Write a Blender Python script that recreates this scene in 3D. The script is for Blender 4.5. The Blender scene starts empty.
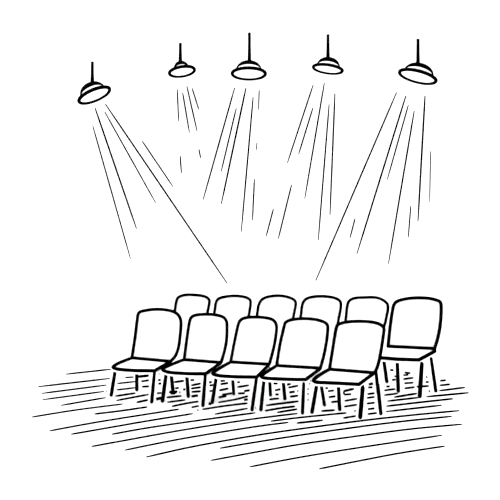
import bpy, bmesh, math
from mathutils import Vector, Matrix

# ------------------------------------------------------------------ camera model (metres; y = depth from the camera)
F, HC, CX, HZ = 640.0, 2.7, 250.0, 186.0      # focal length in px, eye height, principal column, horizon row
COL = bpy.context.scene.collection

def at_depth(p, d):            # point seen at picture position p, standing d metres away
    return Vector(((p[0]-CX)*d/F, d, HC-(p[1]-HZ)*d/F))
def on_level(p, z):            # point seen at p lying on the horizontal plane of height z
    return at_depth(p, (HC-z)*F/(p[1]-HZ))
def on_plane(p, o, n):         # point seen at p lying on the plane through o with normal n
    r = Vector(((p[0]-CX)/F, 1.0, -(p[1]-HZ)/F)); c = Vector((0, 0, HC))
    return c + r*((o-c).dot(n)/r.dot(n))
def smooth(pts, n=6):          # Catmull-Rom through a list of vectors / tuples
    P = [Vector(p) for p in pts]
    if len(P) < 3:
        return P
    out = []
    for i in range(len(P)-1):
        a, b, c, d = P[max(i-1, 0)], P[i], P[i+1], P[min(i+2, len(P)-1)]
        for k in range(n):
            t = k/n
            out.append(0.5*((2*b)+(c-a)*t+(2*a-5*b+4*c-d)*t*t+(3*b-a-3*c+d)*t**3))
    out.append(P[-1])
    return out

# ------------------------------------------------------------------ materials
def mat(name, c1, c2, scale, emit=0.0):
    m = bpy.data.materials.new(name); m.use_nodes = True
    nt = m.node_tree; nt.nodes.clear()
    out = nt.nodes.new('ShaderNodeOutputMaterial')
    tc = nt.nodes.new('ShaderNodeTexCoord')
    nz = nt.nodes.new('ShaderNodeTexNoise'); nz.inputs['Scale'].default_value = scale
    nz.inputs['Detail'].default_value = 4
    rp = nt.nodes.new('ShaderNodeValToRGB')
    rp.color_ramp.elements[0].color = (*c1, 1); rp.color_ramp.elements[1].color = (*c2, 1)
    nt.links.new(tc.outputs['Object'], nz.inputs['Vector'])
    nt.links.new(nz.outputs['Fac'], rp.inputs['Fac'])
    df = nt.nodes.new('ShaderNodeBsdfDiffuse'); df.inputs['Roughness'].default_value = 0.4
    nt.links.new(rp.outputs['Color'], df.inputs['Color'])
    if emit:
        em = nt.nodes.new('ShaderNodeEmission'); em.inputs['Strength'].default_value = emit
        em.inputs['Color'].default_value = (1, 1, 1, 1)
        ad = nt.nodes.new('ShaderNodeAddShader')
        nt.links.new(df.outputs[0], ad.inputs[0]); nt.links.new(em.outputs[0], ad.inputs[1])
        nt.links.new(ad.outputs[0], out.inputs['Surface'])
    else:
        nt.links.new(df.outputs[0], out.inputs['Surface'])
    return m
W = lambda v: (v, v, v)
M_INK = mat('black_ink', W(0.0002), W(0.0008), 30)
M_PAINT = mat('matt_black_paint', W(0.0002), W(0.0008), 14)
M_CHAIR = mat('white_upholstery', W(0.975), W(0.985), 60)
M_ENAMEL = mat('white_enamel', W(0.975), W(0.985), 20)
M_FLOOR = mat('white_floor', W(0.975), W(0.985), 3)
M_WALL = mat('white_wall', W(0.975), W(0.985), 2)
M_CEIL = mat('white_ceiling', W(0.975), W(0.985), 2)
M_LENS = mat('lit_lens', W(0.975), W(0.985), 20, emit=0.15)

# ------------------------------------------------------------------ mesh helpers
def obj(name, bm, m, parent=None):
    bmesh.ops.recalc_face_normals(bm, faces=bm.faces[:])
    me = bpy.data.meshes.new(name); bm.to_mesh(me); bm.free()
    for x in (m if isinstance(m, (list, tuple)) else [m]):
        me.materials.append(x)
    o = bpy.data.objects.new(name, me); COL.objects.link(o)
    if parent:
        o.parent = parent
        w = Vector()
        q = parent
        while q:
            w += q.location; q = q.parent
        o.location = -w            # meshes are written in world coordinates; parents carry only translations
        # keep the origin with the part: move it to the middle of its own mesh
    return o

def finish_origins():
    """Put every mesh origin at the middle of the mesh's own bounds (children follow)."""
    for o in [x for x in bpy.data.objects if x.type == 'MESH']:
        vs = [v.co for v in o.data.vertices]
        lo = Vector([min(v[i] for v in vs) for i in range(3)]); hi = Vector([max(v[i] for v in vs) for i in range(3)])
        c = (lo+hi)/2
        o.data.transform(Matrix.Translation(-c)); o.location += c
        for ch in o.children:
            ch.location -= c

def thing(name, label, cat, loc, group=None):
    o = bpy.data.objects.new(name, None); COL.objects.link(o)
    o.empty_display_size = 0.1; o.location = loc
    o['label'] = label; o['category'] = cat
    if group:
        o['group'] = group
    return o

def add_tube(bm, pts, rad, seg=12, closed=False, round_caps=True):
    P = [Vector(p) for p in pts]
    R = list(rad) if isinstance(rad, (list, tuple)) else [rad]*len(P)
    if not closed and round_caps:                     # round the ends off
        a = (P[0]-P[1]).normalized(); b = (P[-1]-P[-2]).normalized()
        r0, r1 = R[0], R[-1]
        P = [P[0]+a*r0*.92, P[0]+a*r0*.62]+P+[P[-1]+b*r1*.62, P[-1]+b*r1*.92]
        R = [r0*.38, r0*.78]+R+[r1*.78, r1*.38]
    n = len(P); rings = []; prev = None
    for i in range(n):
        if closed:
            t = (P[(i+1) % n]-P[i-1]).normalized()
        else:
            t = (P[min(i+1, n-1)]-P[max(i-1, 0)]).normalized()
        if prev is None:
            u = t.orthogonal().normalized()
        else:
            u = prev-t*prev.dot(t)
            u = u.normalized() if u.length > 1e-6 else t.orthogonal().normalized()
        prev = u; v = t.cross(u)
        rings.append([bm.verts.new(P[i]+(u*math.cos(2*math.pi*k/seg)+v*math.sin(2*math.pi*k/seg))*R[i]) for k in range(seg)])
    for i in range(n if closed else n-1):
        a, b = rings[i], rings[(i+1) % n]
        if closed and i == n-1:                        # find the best twist for the closing seam
            s = min(range(seg), key=lambda s: (a[0].co-b[s].co).length)
            b = b[s:]+b[:s]
        for k in range(seg):
            f = bm.faces.new((a[k], a[(k+1) % seg], b[(k+1) % seg], b[k])); f.smooth = True
    if not closed:
        bm.faces.new(rings[0][::-1]); bm.faces.new(rings[-1])

def tube(name, pts, rad, m, parent, **k):
    bm = bmesh.new(); add_tube(bm, pts, rad, **k)
    return obj(name, bm, m, parent)

def slab(name, outline, shift, m, parent, bev=0.006):
    """A padded panel: the outline is its front face, shift (a vector) its thickness; edges rounded."""
    bm = bmesh.new()
    a = [bm.verts.new(p) for p in outline]; b = [bm.verts.new(p+shift) for p in outline]
    n = len(a)
    bm.faces.new(a); bm.faces.new(b[::-1])
    for i in range(n):
        bm.faces.new((a[i], b[i], b[(i+1) % n], a[(i+1) % n]))
    bmesh.ops.recalc_face_normals(bm, faces=bm.faces[:])
    rim = [e for e in bm.edges if (e.verts[0] in a and e.verts[1] in a) or (e.verts[0] in b and e.verts[1] in b)]
    bmesh.ops.bevel(bm, geom=rim, offset=bev, segments=2, affect='EDGES', profile=0.5)
    return obj(name, bm, m, parent)

INK = 0.42                      # the pen's own spread
def px_r(w, d):                 # radius in metres of a line w px wide seen at distance d
    return 0.5*(w+(INK+.3 if w > 2 else INK))*d/F

# ------------------------------------------------------------------ the setting
CEIL_Z = HC+(HZ-32.8)*8.0/F
def box(name, lo, hi, m):
    bm = bmesh.new()
    bmesh.ops.create_cube(bm, size=1.0)
    lo, hi = Vector(lo), Vector(hi)
    for v in bm.verts:
        v.co = Vector([lo[i]+(v.co[i]+.5)*(hi[i]-lo[i]) for i in range(3)])
    o = obj(name, bm, m); o['kind'] = 'structure'
    return o
floor = box('floor', (-12, 1.0, -0.12), (12, 15, 0), M_FLOOR)
wall = box('wall_back', (-12, 15, -0.12), (12, 15.15, CEIL_Z+0.12), M_WALL)
ceil = box('ceiling', (-12, 1.0, CEIL_Z), (12, 15, CEIL_Z+0.12), M_CEIL)

# strokes drawn across the floor: (line width in px, points)
STROKES = [
 (1.2, (65.5,374.3),(111,369.3)), (1.25,(38.2,386.8),(110,378.5)), (1.25,(41.6,393.5),(106.5,385.1)),
 (1.2,(42.4,399.8),(104,391.5)), (1.25,(60.8,405.5),(105.7,397.7)), (1.2,(31.7,417.2),(75,410.2),(122.7,404.1)),
 (1.4,(94.4,414.1),(120,411),(147.5,407)), (1.3,(49.4,431),(95,422.6),(150,413.8),(179,409.3)),
 (1.35,(71,434.4),(120,425.8),(150,420.6),(193,413.7)), (1.35,(111.5,434.4),(150,427.6),(205,419.6),(255.5,412.9)),
 (1.35,(91.5,446.6),(120,441.4),(180,430.6),(250,419.5),(297.5,413.6)), (1.35,(124.6,450.3),(180,439.2),(250,427.6),(288.5,422.5)),
 (1.4,(146,457.2),(190,447.3),(250,436.4),(300,429),(360,421),(410,415.4),(459.5,410.7)),
 (1.4,(219.6,448.4),(250,443.2),(300,435.3),(360,426.8),(405,421.2),(452,416.4)),
 (1.35,(210.5,460.6),(250,453.3),(300,444.4),(360,435.8),(410,429.2),(462.3,424.3)),
 (1.35,(249.5,467),(300,457.4),(360,447.6),(442.3,435.3)), (1.35,(319,469),(360,460.8),(400,453.2),(445,446.2)),
 (1.0,(125,377.6),(133.7,377.1)), (1.2,(117.2,383.6),(135,381.7)), (1.2,(116.5,390),(135,387.8)),
 (1.5,(115.2,396.2),(135.5,393.2)), (1.4,(116.3,400.6),(148.7,394.5)), (1.6,(136.5,402.5),(148,400)),
 (2.2,(137.5,376.8),(149,375.5)), (1.5,(141.2,381.5),(149,380.3)), (1.4,(142,386.8),(149,386.4)), (1.0,(106,391.3),(106.8,391.2)),
 (1.3,(158.6,374),(159.5,374)), (1.6,(158,380.5),(160.8,379.7)), (1.6,(158.3,383.7),(161.3,383.5)),
 (1.4,(157,393.4),(161.5,393)), (2.4,(156,399.3),(161.5,398)), (1.7,(174,382.2),(184,380.8)),
 (1.4,(175,388.5),(178.8,387.8)), (2.0,(169.5,391.4),(173,394.1)), (2.0,(173,394.1),(177,391)),
 (1.2,(179.3,392.5),(180.4,392.5)), (1.4,(183,389.5),(185.5,389.5)), (1.5,(166.5,397.5),(181.5,396)),
 (1.35,(167.2,402.3),(185.5,400)), (1.4,(171.8,406.5),(185,403.7),(198.5,401.5)), (1.4,(191.5,407.5),(198.8,406)),
 (1.5,(190.5,380.2),(194.2,380)), (1.6,(191.2,385.5),(200.8,383.5)), (1.5,(191,388.7),(200.8,387.2)),
 (1.5,(191.5,392),(200.8,391.3)), (1.8,(191.5,396.4),(198,395.5)), (1.5,(197.2,410.3),(198.6,410.1)),
 (1.7,(209,382.6),(211.8,382)), (1.4,(209.5,385.5),(214,385)), (1.4,(209.5,391.2),(213.5,390.7)), (2.2,(208.7,403.4),(211.5,404.2)),
 (1.5,(220.5,381.2),(225.2,380.5)), (1.5,(220.5,384.3),(228.2,383)), (1.6,(219.2,390.5),(228.5,388.5)),
 (1.5,(222,394.8),(233,393.2)), (1.6,(218.5,397.5),(226.5,396)), (1.3,(218.2,402.5),(235,399.6),(248,396.2)),
 (1.4,(202.2,409.5),(225,406),(247.5,403.3)), (1.4,(214.5,414.3),(247.7,408.5)), (1.4,(237.2,382.3),(240,382.2)),
 (1.5,(237.2,387.2),(249,385.3)), (1.5,(244,391.2),(249.8,390.3)), (1.4,(238,393.5),(244.8,393.2)), (1.6,(244,400),(247.8,399.5)),
 (1.2,(255.2,407.8),(256,407.7)), (1.4,(273.5,383.5),(277.7,383.5)), (1.5,(275,390.5),(280.5,389.2)),
 (1.4,(275.3,394.5),(278.8,394.5)), (1.3,(269.2,399.5),(279,398.5)), (1.6,(266,405.5),(298.5,401.3)),
 (1.5,(264.8,411),(280,408.3),(295,406.5)), (1.5,(277,412.6),(297.2,409.2)), (1.3,(270.6,421.3),(300,417.6),(330,414.6),(346.5,413)),
 (1.8,(287,385),(290.8,383.5)), (1.5,(288.2,387.7),(298.2,385.7)), (1.6,(289.2,392.5),(294.8,391.7)), (1.6,(297.3,391),(298.4,391)),
 (1.5,(289.8,396.8),(298.2,395.7)), (1.3,(310.3,381.1),(311.2,380.9)), (1.4,(309.2,383.7),(310.3,383.6)),
 (1.4,(307.4,389.3),(308.7,389.3)), (1.4,(307.4,394),(308.7,394)), (1.3,(307.5,399.8),(308.6,399.8)),
 (1.7,(296.5,423.2),(323,420.3)), (1.5,(321.2,411.2),(335,410.2)), (1.4,(325.4,388.2),(328,388.2)),
 (1.4,(327.8,391.3),(334,390.5)), (1.5,(328.8,397.3),(335.5,396.3)), (1.6,(331.2,402.2),(338,401.5)),
 (1.9,(343.5,391.3),(354,388.8)), (1.4,(343.8,391.5),(344.1,394.5)), (1.4,(344,394.7),(351.2,394.2)),
 (1.5,(344.5,401),(357.2,398.8)), (1.5,(344,406.8),(357.2,404.7)), (1.6,(354.4,411),(355.6,411)), (1.5,(343.2,418.2),(356,416)),
 (2.0,(368.7,384.6),(373,383.5)), (1.4,(368.2,387.5),(372.5,387.3)), (1.5,(367.5,394.2),(374.5,393.3)),
 (1.4,(367,398),(374.5,397)), (1.5,(366.8,403.7),(374.8,402.7)), (1.5,(367.8,409.3),(374.5,408.4)), (1.4,(367.5,414.2),(377,413)),
 (1.5,(390,370),(393.5,370.3)), (1.3,(394.3,376.5),(397.5,376.2)), (1.5,(392,380.2),(395.8,379.5)), (1.2,(386.3,386.6),(389.8,386.5)),
 (1.4,(384.2,390.5),(395.5,389)), (1.4,(384.2,395.3),(398,393.5)), (1.6,(394.2,397.3),(417,393.5)),
 (1.5,(387.2,401.2),(419,397.6)), (1.5,(426.5,396.8),(468.8,392.8)), (1.5,(386.3,406.3),(420,402.4),(453,398.8)),
 (1.5,(385.8,411.7),(441.8,405.3)), (1.5,(404.5,372.5),(410.5,373.3)), (1.4,(403.3,375.3),(408.5,374.8)),
 (1.6,(403.3,379.2),(413.5,377.8)), (1.4,(404.3,383.3),(413.5,382.7)), (1.5,(404.5,388.5),(414.7,387.2)),
 (1.6,(416.5,386.8),(429,386)), (1.4,(425.9,377.3),(427.5,377)), (1.5,(425.5,382.2),(428.8,382)), (1.4,(428.6,391.4),(430.1,391.3)),
 (1.5,(440,380.8),(446,380.3)), (1.5,(439.5,385.5),(450.2,384.3)), (1.5,(439.2,390.8),(465.2,387.5)),
]
def floor_strokes():
    bm = bmesh.new()
    for w, *pts in STROKES:
        w += INK+.18
        P = smooth([Vector((x, y)) for x, y in pts], 6)
        L = (P[-1]-P[0]).length
        if len(P) == 2:
            P = [P[0].lerp(P[1], k/6) for k in range(7)]
        n = len(P); left, right = [], []
        for i, p in enumerate(P):
            t = (P[min(i+1, n-1)]-P[max(i-1, 0)]).normalized(); nn = Vector((-t.y, t.x))
            s = i/(n-1)
            k = 1.0 if L < 8 else min(1.0, 0.75+4.5*min(s, 1-s))
            if i in (0, n-1):
                k *= .85
            left.append(on_level(p+nn*w*k/2, 0)); right.append(on_level(p-nn*w*k/2, 0))
        up = Vector((0, 0, 0.002))
        ring = left+right[::-1]
        a = [bm.verts.new(v+up) for v in ring]; b = [bm.verts.new(v-up*.5) for v in ring]
        m = len(a)
        for i in range(n-1):
            j = m-1-i
            bm.faces.new((a[i], a[i+1], a[j-1], a[j])); bm.faces.new((b[j], b[j-1], b[i+1], b[i]))
        for i in range(m):
            bm.faces.new((a[i], b[i], b[(i+1) % m], a[(i+1) % m]))
    return bm
fl = obj('floor_lines', floor_strokes(), M_INK, floor)
fl['label'] = 'black hatching strokes across the white floor'; fl['kind'] = 'structure'

# ------------------------------------------------------------------ chairs
def leg(parent, top, foot, w, dt=None, seat_z=0.4, corner=None):
    """A tapered leg standing on the floor at foot; it follows the drawn line up to the underside of the seat."""
    f3 = on_level(foot, 0.0)
    d = dt or f3.y
    ytop = HZ+(HC-(seat_z-0.028))*F/d
    s = (top[0]-foot[0])/(top[1]-foot[1])
    t3 = at_depth((foot[0]+s*(ytop-foot[1]), ytop), d)
    if corner:                                        # runs right up into the seat's corner
        t3 = on_level(corner, seat_z)
    r = px_r(w, f3.y)
    u = (t3-f3).normalized()
    f3 = f3+u*(r*.92/max(u.z, .5))
    return tube('leg', [f3, f3.lerp(t3, .35), f3.lerp(t3, .7), t3-u*r*.9], [r, r*1.02, r*.98, r*.92], M_PAINT, parent)

def backrest(t, BL, BR, outline, w, lean=0.2, th=0.03, piped=True):
    wd = (BR-BL); wd.z = 0; wd.normalize()
    back = Vector((-wd.y, wd.x, 0))                   # horizontal, away from the seat
    nrm = wd.cross(Vector((0, 0, 1))+back*lean).normalized()
    if nrm.y < 0:
        nrm = -nrm
    P = smooth([Vector(p) for p in outline], 5)
    pts = [on_plane(p, (BL+BR)/2, nrm) for p in P]
    r = px_r(w-.18, (BL.y+BR.y)/2)
    b = slab('backrest', [p+nrm*.8*r for p in pts], nrm*th, M_CHAIR, t)
    tube('piping', pts, r, M_INK, b)
    return b

def ring_seat(t, z, pts2, w, closed=True, hide=None):
    pts = [on_level(p, z) for p in pts2]
    r = px_r(w-.18, pts[0].y)
    s = slab('seat', [p-Vector((0, 0, .8*r)) for p in pts], Vector((0, 0, -0.03)), M_CHAIR, t)
    path = pts if closed else [on_level(p, z) for p in hide]
    # resample straight sides so that corners stay tight
    Q = []
    n = len(path)
    for i in range(n if closed else n-1):
        a, b = path[i], path[(i+1) % n]
        k = max(1, int((b-a).length/0.05))
        Q += [a.lerp(b, j/k) for j in range(k)]
    if not closed:
        Q.append(path[-1])
    tube('piping', Q, r, M_INK, s, closed=closed)
    return s

def tip(pts):                   # rounds the front left corner of a seat
    return [tuple(v) for v in smooth([Vector(p) for p in pts], 4)]

FRONT = [
 dict(label='white chair at the left end of the front row, all four legs in view', w=2.75,
  back=[(131.8,357.6),(135,337),(137,321),(138.6,313),(145,310.5),(156,309.2),(167,310),(175,312.4),(179.4,316.6),(181,323),(180.2,335),(178.6,347),(175.6,355.5),(170.8,361.2)],
  seat=[(131.8,357.8),(170.8,361.4),(154.6,370.7)], front=[(154.6,370.7),(135,370.5),(120,369.4),(114.6,368.2),(113.2,366.6),(119,362.9),(131.8,357.8)],
  legs=[((115,372),(111,396.5),3.0),((154.3,371),(151.6,403.4),2.8),((136.8,377),(136.8,391.2),2.9),((171.5,377),(173.3,394),3.0)]),
 dict(label='white chair in the front row, second from its left end', w=2.7,
  back=[(184,359.4),(185.2,351),(187,337),(189.2,323),(191.2,317.4),(196,315),(205,314.2),(215,314.8),(223,317),(226.4,321),(227,327),(226.6,339),(225,349),(221.4,362)],
  seat=[(184,359.6),(221.2,362.6),(205.4,373.7)], front=[(205.4,373.7),(189,373.6),(173,372.7),(165.4,371.2),(163,368.6),(172,364.2),(184,359.6)],
  legs=[((166,375),(162.3,402.6),3.2),((206.4,376),(202.8,407),2.9),((187,378),(188.4,397.8),2.9),((216,379),(212.5,401),2.5)]),
 dict(label='white chair in the middle of the front row, third from either end', w=2.7,
  back=[(230.6,361.6),(233,349),(236,334),(238.2,324.4),(240.6,320),(246,317.6),(255,317),(265,317.6),(272,319.4),(275.4,322.6),(276.6,328),(275.4,339),(273,351),(269.4,364)],
  seat=[(230.6,362),(269.4,364.3),(256.6,377)], front=[(256.6,377),(239,376.8),(223,376),(215,374.7),(213,372.8),(221,367.3),(230.6,362)],
  legs=[((216,379),(212,404),3.0),((256,377),(251.8,411.3),2.9),((232.8,381),(233.9,395.2),2.5),((269.8,382.5),(270.6,396.4),2.6)]),
 dict(label='white chair in the front row, second from its right end', w=2.75,
  back=[(276.6,365.4),(279.4,347),(282,335),(284.4,325),(286,322),(292,319.6),(303,318.6),(315,319.4),(323,321.6),(327,324.4),(327.8,329),(326.6,341),(324,355),(320.6,367.6)],
  seat=[(276.6,365.6),(320.8,368.2),(305.6,379.4)], front=[(305.6,379.4),(290,379.3),(273,378.6),(264,377.8),(261.4,375.8),(268,371),(276.6,365.6)],
  legs=[((263.8,382),(260.7,411.3),3.0),((303.7,384),(302.4,414.6),2.8),((283.4,383),(285,400.2),2.9),((321.5,387),(324.7,406.2),2.7)]),
 dict(label='white chair at the right end of the front row, nearest of all', w=2.85,
  back=[(329.4,369),(332,353),(334.6,337),(336.4,327.6),(339,324),(349,321.7),(362,321.3),(374,322.4),(381,325),(384,328.6),(383.6,334),(381,351),(378,365),(374.8,372.8)],
  seat=[(329.4,369.3),(374.6,372.8),(358.8,384.3)], front=[(358.8,384.3),(342,383.4),(325,382.6),(315.8,382),(313.6,379.6),(321,374),(329.4,369.3)],
  legs=[((316.5,386.5),(311.7,413.8),3.1),((363,385),(360,419),3.7),((338.6,389),(339.7,411),3.0),((377,378),(381,415.2),3.1)]),
]
for c in FRONT:
    z = 0.411
    s2 = c['seat']
    BL, BR = on_level(s2[0], z), on_level(s2[1], z)
    mid = on_level(((s2[0][0]+s2[2][0])/2, (s2[0][1]+s2[2][1])/2), 0)
    t = thing('outlined_chair', c['label'], 'chair', (mid.x, mid.y, 0), 'chairs in the front row')
    fr = tip(c['front'])
    ring_seat(t, z, [s2[0], s2[1]]+fr[:-1], c['w'])
    backrest(t, BL, BR, c['back'], c['w'])
    for k, (a, b, w) in enumerate(c['legs']):
        leg(t, a, b, w, seat_z=z, corner=s2[2] if k == 1 and c not in FRONT[3:] else None)

# the chair at the right end of the back row: seen whole
z = 0.489
t = thing('outlined_chair', 'white chair at the right end of the back row, its seat and legs in view', 'chair', (*on_level((404, 394), 0).xy, 0), 'chairs in the back row')
poly = [(388,346.3),(434.6,348.6),(434.8,351.2),(419,359.8),(398,359.2),(386,358.2),(372,357.0)]
ring_seat(t, z, poly, 2.9, closed=False, hide=poly[:6]+[(381,357.8)])
backrest(t, on_level(poly[0], z), on_level(poly[1], z),
  [(388,346),(390,327),(392,313),(393.8,305),(397,301.4),(405,299),(416,297.8),(428,298.2),(437.5,300.4),(440.9,303.6),(441.2,313),(440,327),(437.6,339),(434.6,348.6)], 2.9)
for a, b, w in [((375.5,368),(378.4,394.5),2.6),((422,361),(419.6,398),3.6),((397.3,363.5),(398.4,392.6),3.0),((431,357.5),(436,392.3),2.8)]:
    leg(t, a, b, w, seat_z=z)

# the five chairs behind the front row: only their backrest tops show over it
BACK = [
 ('white chair at the left end of the back row, only its backrest top showing',
  [(171.5,333.6),(173.4,320),(175.2,307.4),(176.4,301),(178.4,297.2),(185,294.9),(195,294.9),(204,296.2),(208.6,299),(209.4,303),(207.8,311),(205.6,322),(203.2,336)],
  [(157,368),(191,371),(168,360),(200,363)]),
 ('white chair in the back row, second from its left end, only its backrest top showing',
  [(210.5,336),(212.8,322),(214.6,310.6),(215.6,303.6),(218,299),(225,296.7),(235,295.8),(244.5,296.9),(249.6,299.4),(250.6,303.5),(249.3,313),(247.4,323),(244.6,338)],
  [(197,370),(236,373),(210,362.5),(243,365.5)]),
 ('white chair in the back row, third from its left end, only its backrest top showing',
  [(253,338),(255.4,324),(257.3,312.6),(258.6,305),(262,299.4),(268.5,296.6),(277,295.6),(285.5,296.4),(293,299),(295.7,302.4),(295.4,307),(293.8,315.4),(291.6,326),(288.6,341)],
  [(243,373),(283,376),(255,365),(284.5,367.5)]),
 ('white chair in the back row, third from its right end, only its backrest top showing',
  [(297,341),(299.2,326),(301,313.4),(302.4,304),(306,299),(313,296.7),(323,296.2),(333,297.4),(339.2,300.2),(341,304),(340.3,311),(338.8,318.4),(337.2,328),(334.6,343)],
  [(293,376),(334,379),(302,368),(338,371)]),
 ('white chair in the back row, second from its right end, backrest top and leg showing',
  [(342.6,343),(344.4,330),(345.9,317.4),(347,307),(349,301),(355,298),(364,297.4),(375.5,297.4),(383,300),(387.4,304),(388,309),(386.9,315),(385.3,322.6),(382.6,331),(379.8,340),(378.4,346)],
  [(334,384),(362.5,389),(345,378),(387,383)]),
]
for i, (lab, out, feet) in enumerate(BACK):
    z = 0.411
    f3 = [on_level(p, 0) for p in feet]
    mid = (f3[0]+f3[1]+f3[2]+f3[3])/4
    t = thing('outlined_chair', lab, 'chair', (mid.x, mid.y, 0), 'chairs in the back row')
    BLd, BRd = f3[2].y+.03, f3[3].y+(.03 if i < 4 else .06)
    BL = at_depth(out[0], BLd); BR = at_depth(out[-1], BRd)
    BL.z = BR.z = z
    fl_, fr_ = f3[0]+Vector((-.02, -.03, z)), f3[1]+Vector((.02, -.03, z))
    slab('seat', [BL, BR, fr_, fr_.lerp(fl_, .5), fl_], Vector((0, 0, -0.03)), M_CHAIR, t)
    backrest(t, BL, BR, out, 2.4)
    for k, p in enumerate(feet):
        if i == 4 and k == 3:
            leg(t, (384, 362), p, 2.9, seat_z=z)
        else:
            leg(t, p[:1]+(p[1]-10,), p, 2.4, seat_z=z)

# ------------------------------------------------------------------ pendant lamps and their beams
def lathe_patch(bm, prof, phis, tf, mi=0, close=False):
    rows = [[bm.verts.new(tf(r, z, ph)) for ph in phis] for r, z in prof]
    n = len(phis)
    for a, b in zip(rows, rows[1:]):
        for k in range(n if close else n-1):
            f = bm.faces.new((a[k], a[(k+1) % n], b[(k+1) % n], b[k])); f.smooth = True; f.material_index = mi
    return rows

LAMPS = [  # centre of the opening, half axes, tilt of the long axis (deg, clockwise), rod (x, top, bottom), cap radius and height (of the rim radius)
 dict(c=(94.4,95.2), a=16.3, b=5.3, ang=-23, rod=(92.3,61.8,84), cap=.83, h=.82, w=2.9, top=15,
      label='pendant lamp farthest left, hung lowest and tilted down to the right'),
 dict(c=(182,71.5), a=12.7, b=4.6, ang=-9, rod=(180.3,43.2,62), cap=.64, h=.86, w=2.6, top=17,
      label='smallest pendant lamp, second from the left, with a narrow cap'),
 dict(c=(248.8,73.7), a=16.6, b=5.5, ang=0.5, rod=(249.4,32.8,62), cap=.82, h=.78, w=2.7, top=16,
      label='middle pendant lamp, hanging level on the longest rod'),
 dict(c=(327.8,69.0), a=14.6, b=4.0, ang=8, rod=(328,34.6,59), cap=.82, h=.80, w=2.5, top=15,
      label='pendant lamp second from the right, tilted slightly down to the left'),
 dict(c=(417.6,76.6), a=18.4, b=5.4, ang=14.5, rod=(418,39,65), cap=.83, h=.72, w=2.8, top=15,
      label='largest pendant lamp, farthest right, tilted down to the left'),
]
RAYS = [
 [((92.8,126),(130.4,258.4),1.05),((95.2,108.4),(136.4,228.4),1.35),((104.8,112),(155.6,202.8),1.05),((105.6,104.4),(226.8,282.8),1.25),((142,140.8),(172.8,186.4),1.05)],
 [((177.3,89.6),(178.6,121),.95),((182.7,92.8),(189.4,132.5),1.05),((186.9,86.4),(197.1,131.2),1.05),((192.3,88.6),(198.7,109.4),1.0),((180.2,156.2),(181.4,172.8),1.0),((199,149.4),(200.6,158),1.0)],
 [((234.6,88),(203.2,199.4),1.15),((236.2,108.5),(221.1,171.8),1.1),((245.8,88.6),(221.4,203.5),1.4),((253.1,97.3),(241.3,231.4),1.15),((259.2,90),(258.6,109.4),.8),((257,142.4),(256.3,150),.7),((254.4,179.5),(252.5,220),1.1)],
 [((313.1,85.1),(287.5,162.6),1.1),((312.8,108.2),(298.7,154),1.1),((324.3,83.2),(304.8,198.4),1.15),((329.1,104.6),(318.3,240),1.15),((334.9,94),(330,214.4),1.25),((291.5,185),(278.4,238.4),1.15),((273.3,209.3),(266.2,236.2),1.1)],
 [((396.5,92.6),(315.9,280.3),1.2),((405.8,96),(357,253.5),1.35),((408.3,105.2),(387.3,179.5),1.1),((414.2,111),(388.5,263.5),1.25),((425,96),(418,220.7),1.45),((430.5,151.4),(429.7,201.8),.8),((410.8,206),(408.3,237),1.05),((355,218.6),(350,238),1.05)],
]
BEAM = ['long fan of rays slanting right from the farthest left lamp',
        'short sparse fan of rays under the smallest lamp',
        'fan of rays under the middle lamp, leaning left',
        'fan of rays leaning left under the second lamp from the right',
        'widest fan of rays, slanting left from the farthest right lamp']
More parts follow.
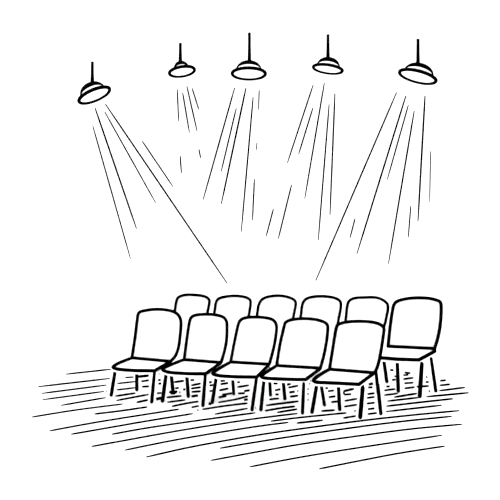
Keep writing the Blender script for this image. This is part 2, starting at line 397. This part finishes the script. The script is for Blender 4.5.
for i, L in enumerate(LAMPS):
    d = (CEIL_Z-HC)*F/(HZ-L['rod'][1])
    C = at_depth(L['c'], d)
    R = L['a']*d/F
    v = (C-Vector((0, 0, HC))).normalized()
    ca, sa = math.cos(math.radians(L['ang'])), math.sin(math.radians(L['ang']))
    s = L['b']/L['a']; cc = math.sqrt(1-s*s)
    # long axis and downward axis in the plane across the line of sight
    rgt = Vector((1, 0, 0)); rgt = (rgt-v*rgt.dot(v)).normalized()
    dwn = v.cross(rgt); dwn = dwn if dwn.z < 0 else -dwn
    lx = rgt*ca+dwn*sa; m = dwn*ca-rgt*sa
    n = (m*cc-v*s).normalized()                       # way the lamp shines
    Z = -n; X = (lx-Z*lx.dot(Z)).normalized(); Y = Z.cross(X)
    tf = lambda r, z, ph: C+X*(r*R*math.sin(ph))-Y*(r*R*math.cos(ph))+Z*(z*R)
    top = Vector((at_depth((L['rod'][0], HZ), d).x, d, CEIL_Z))
    t = thing('pendant_lamp', L['label'], 'lamp', C, 'pendant lamps in a row')
    full = [2*math.pi*k/48 for k in range(48)]
    # shade: a shallow dish from the rim up to the cap
    bm = bmesh.new()
    z0 = .10
    rows = lathe_patch(bm, [(1.0, .0), (1.0, .03), (.9, z0*.7), (L['cap'], z0), (L['cap']*.6, z0+.01)], full, tf, close=True)
    rows2 = lathe_patch(bm, [(.985, .03), (.9, .05), (L['cap']*.9, z0*.75)], full, tf, close=True)
    shade = obj('lamp_shade', bm, M_PAINT, t)
    tube('rim', [tf(1.0, 0, ph) for ph in full], px_r(L['w'], d), M_PAINT, shade, closed=True)
    bm = bmesh.new()
    rows = lathe_patch(bm, [(.97, .02), (.6, .03), (.25, .034), (.02, .035)], full, tf, close=True)
    bm.faces.new(rows[-1])
    obj('lens', bm, M_LENS, t)
    # cap: a dome with two white enamel panels let into it
    H = L['h']
    dome = lambda th: (L['cap']*max(math.cos(th), 0.0)**.85, z0+(H-z0)*math.sin(th))
    bm = bmesh.new()
    rows = lathe_patch(bm, [dome(math.radians(q)) for q in (0, 8, 16, 24, 32, 42, 52, 62, 72, 82, 88)], full, tf, close=True)
    bm.faces.new(rows[-1])
    cap = obj('cap', bm, M_PAINT, t)
    for side in (0, math.pi):
        bm = bmesh.new(); N = 30; grid = []
        for k in range(N+1):
            u = -1+2*k/N; ph = math.radians(63)*u
            hi = max(L['top']*(1-abs(u)**2.4), .5)
            col = []
            for j in range(6):
                r, zz = dome(math.radians(hi*j/5))
                col.append(bm.verts.new(tf(r*1.012, zz+.008, side+ph)))
            grid.append(col)
        for a, b in zip(grid, grid[1:]):
            for j in range(5):
                f = bm.faces.new((a[j], b[j], b[j+1], a[j+1])); f.smooth = True
        pan = obj('panel', bm, M_ENAMEL, cap)
        pan['label'] = 'white crescent panel'
        sol = pan.modifiers.new('thickness', 'SOLIDIFY'); sol.thickness = 0.004; sol.offset = -1
    # rod up to the ceiling
    bot = at_depth((L['rod'][0], L['rod'][2]), d+.01)
    tube('rod', [top-Vector((0, 0, .004)), top.lerp(bot, .5), bot], [px_r(2.1, d), px_r(2.5, d), px_r(3.2, d)], M_PAINT, t)
    # its bulb
    li = bpy.data.lights.new('bulb', 'SPOT'); li.energy = 12; li.spot_size = math.radians(60); li.spot_blend = .5; li.shadow_soft_size = .08
    lo = bpy.data.objects.new('bulb', li); COL.objects.link(lo); lo.parent = t
    lo.location = n*(.12*R+.03); lo.rotation_euler = n.to_track_quat('-Z', 'Y').to_euler()
    # the beam: thin rays spreading from the opening
    bt = thing('light_beam', BEAM[i], 'light rays', C+n*(.5*R), 'beams of light under the lamps')
    for j, (p, q, w) in enumerate(RAYS[i]):
        k = ((j*2) % 5-2)/2.0                          # each ray leans a little nearer or farther
        d0 = d+.10*R*k; L0 = abs(q[1]-p[1])
        d1 = d0-.1+.22*k*min(1, L0/120)
        A, B = at_depth(p, d0), at_depth(q, d1)
        r = px_r(w+.2, d)
        tube('light_ray', [A, A.lerp(B, .1), A.lerp(B, .5), A.lerp(B, .88), B], [r*.75, r, r*1.03, r*.95, r*.68], M_INK, bt, seg=8)

finish_origins()

# ------------------------------------------------------------------ daylight, camera, view
w = bpy.data.worlds.new('daylight'); bpy.context.scene.world = w; w.use_nodes = True
bg = w.node_tree.nodes['Background']
bg.inputs['Color'].default_value = (1, 1, 1, 1); bg.inputs['Strength'].default_value = 2.4

cam = bpy.data.cameras.new('camera'); co = bpy.data.objects.new('camera', cam); COL.objects.link(co)
co.location = (0, 0, HC); co.rotation_euler = (math.pi/2, 0, 0)
cam.sensor_width = 36; cam.sensor_fit = 'HORIZONTAL'; cam.lens = 36*F/500
cam.shift_y = -(250-HZ)/500
sc = bpy.context.scene; sc.camera = co
sc.cycles.diffuse_bounces = 10; sc.cycles.max_bounces = 12
vs = sc.view_settings
vs.view_transform = 'Standard'; vs.look = 'None'; vs.exposure = 0; vs.gamma = 1; vs.use_curve_mapping = False
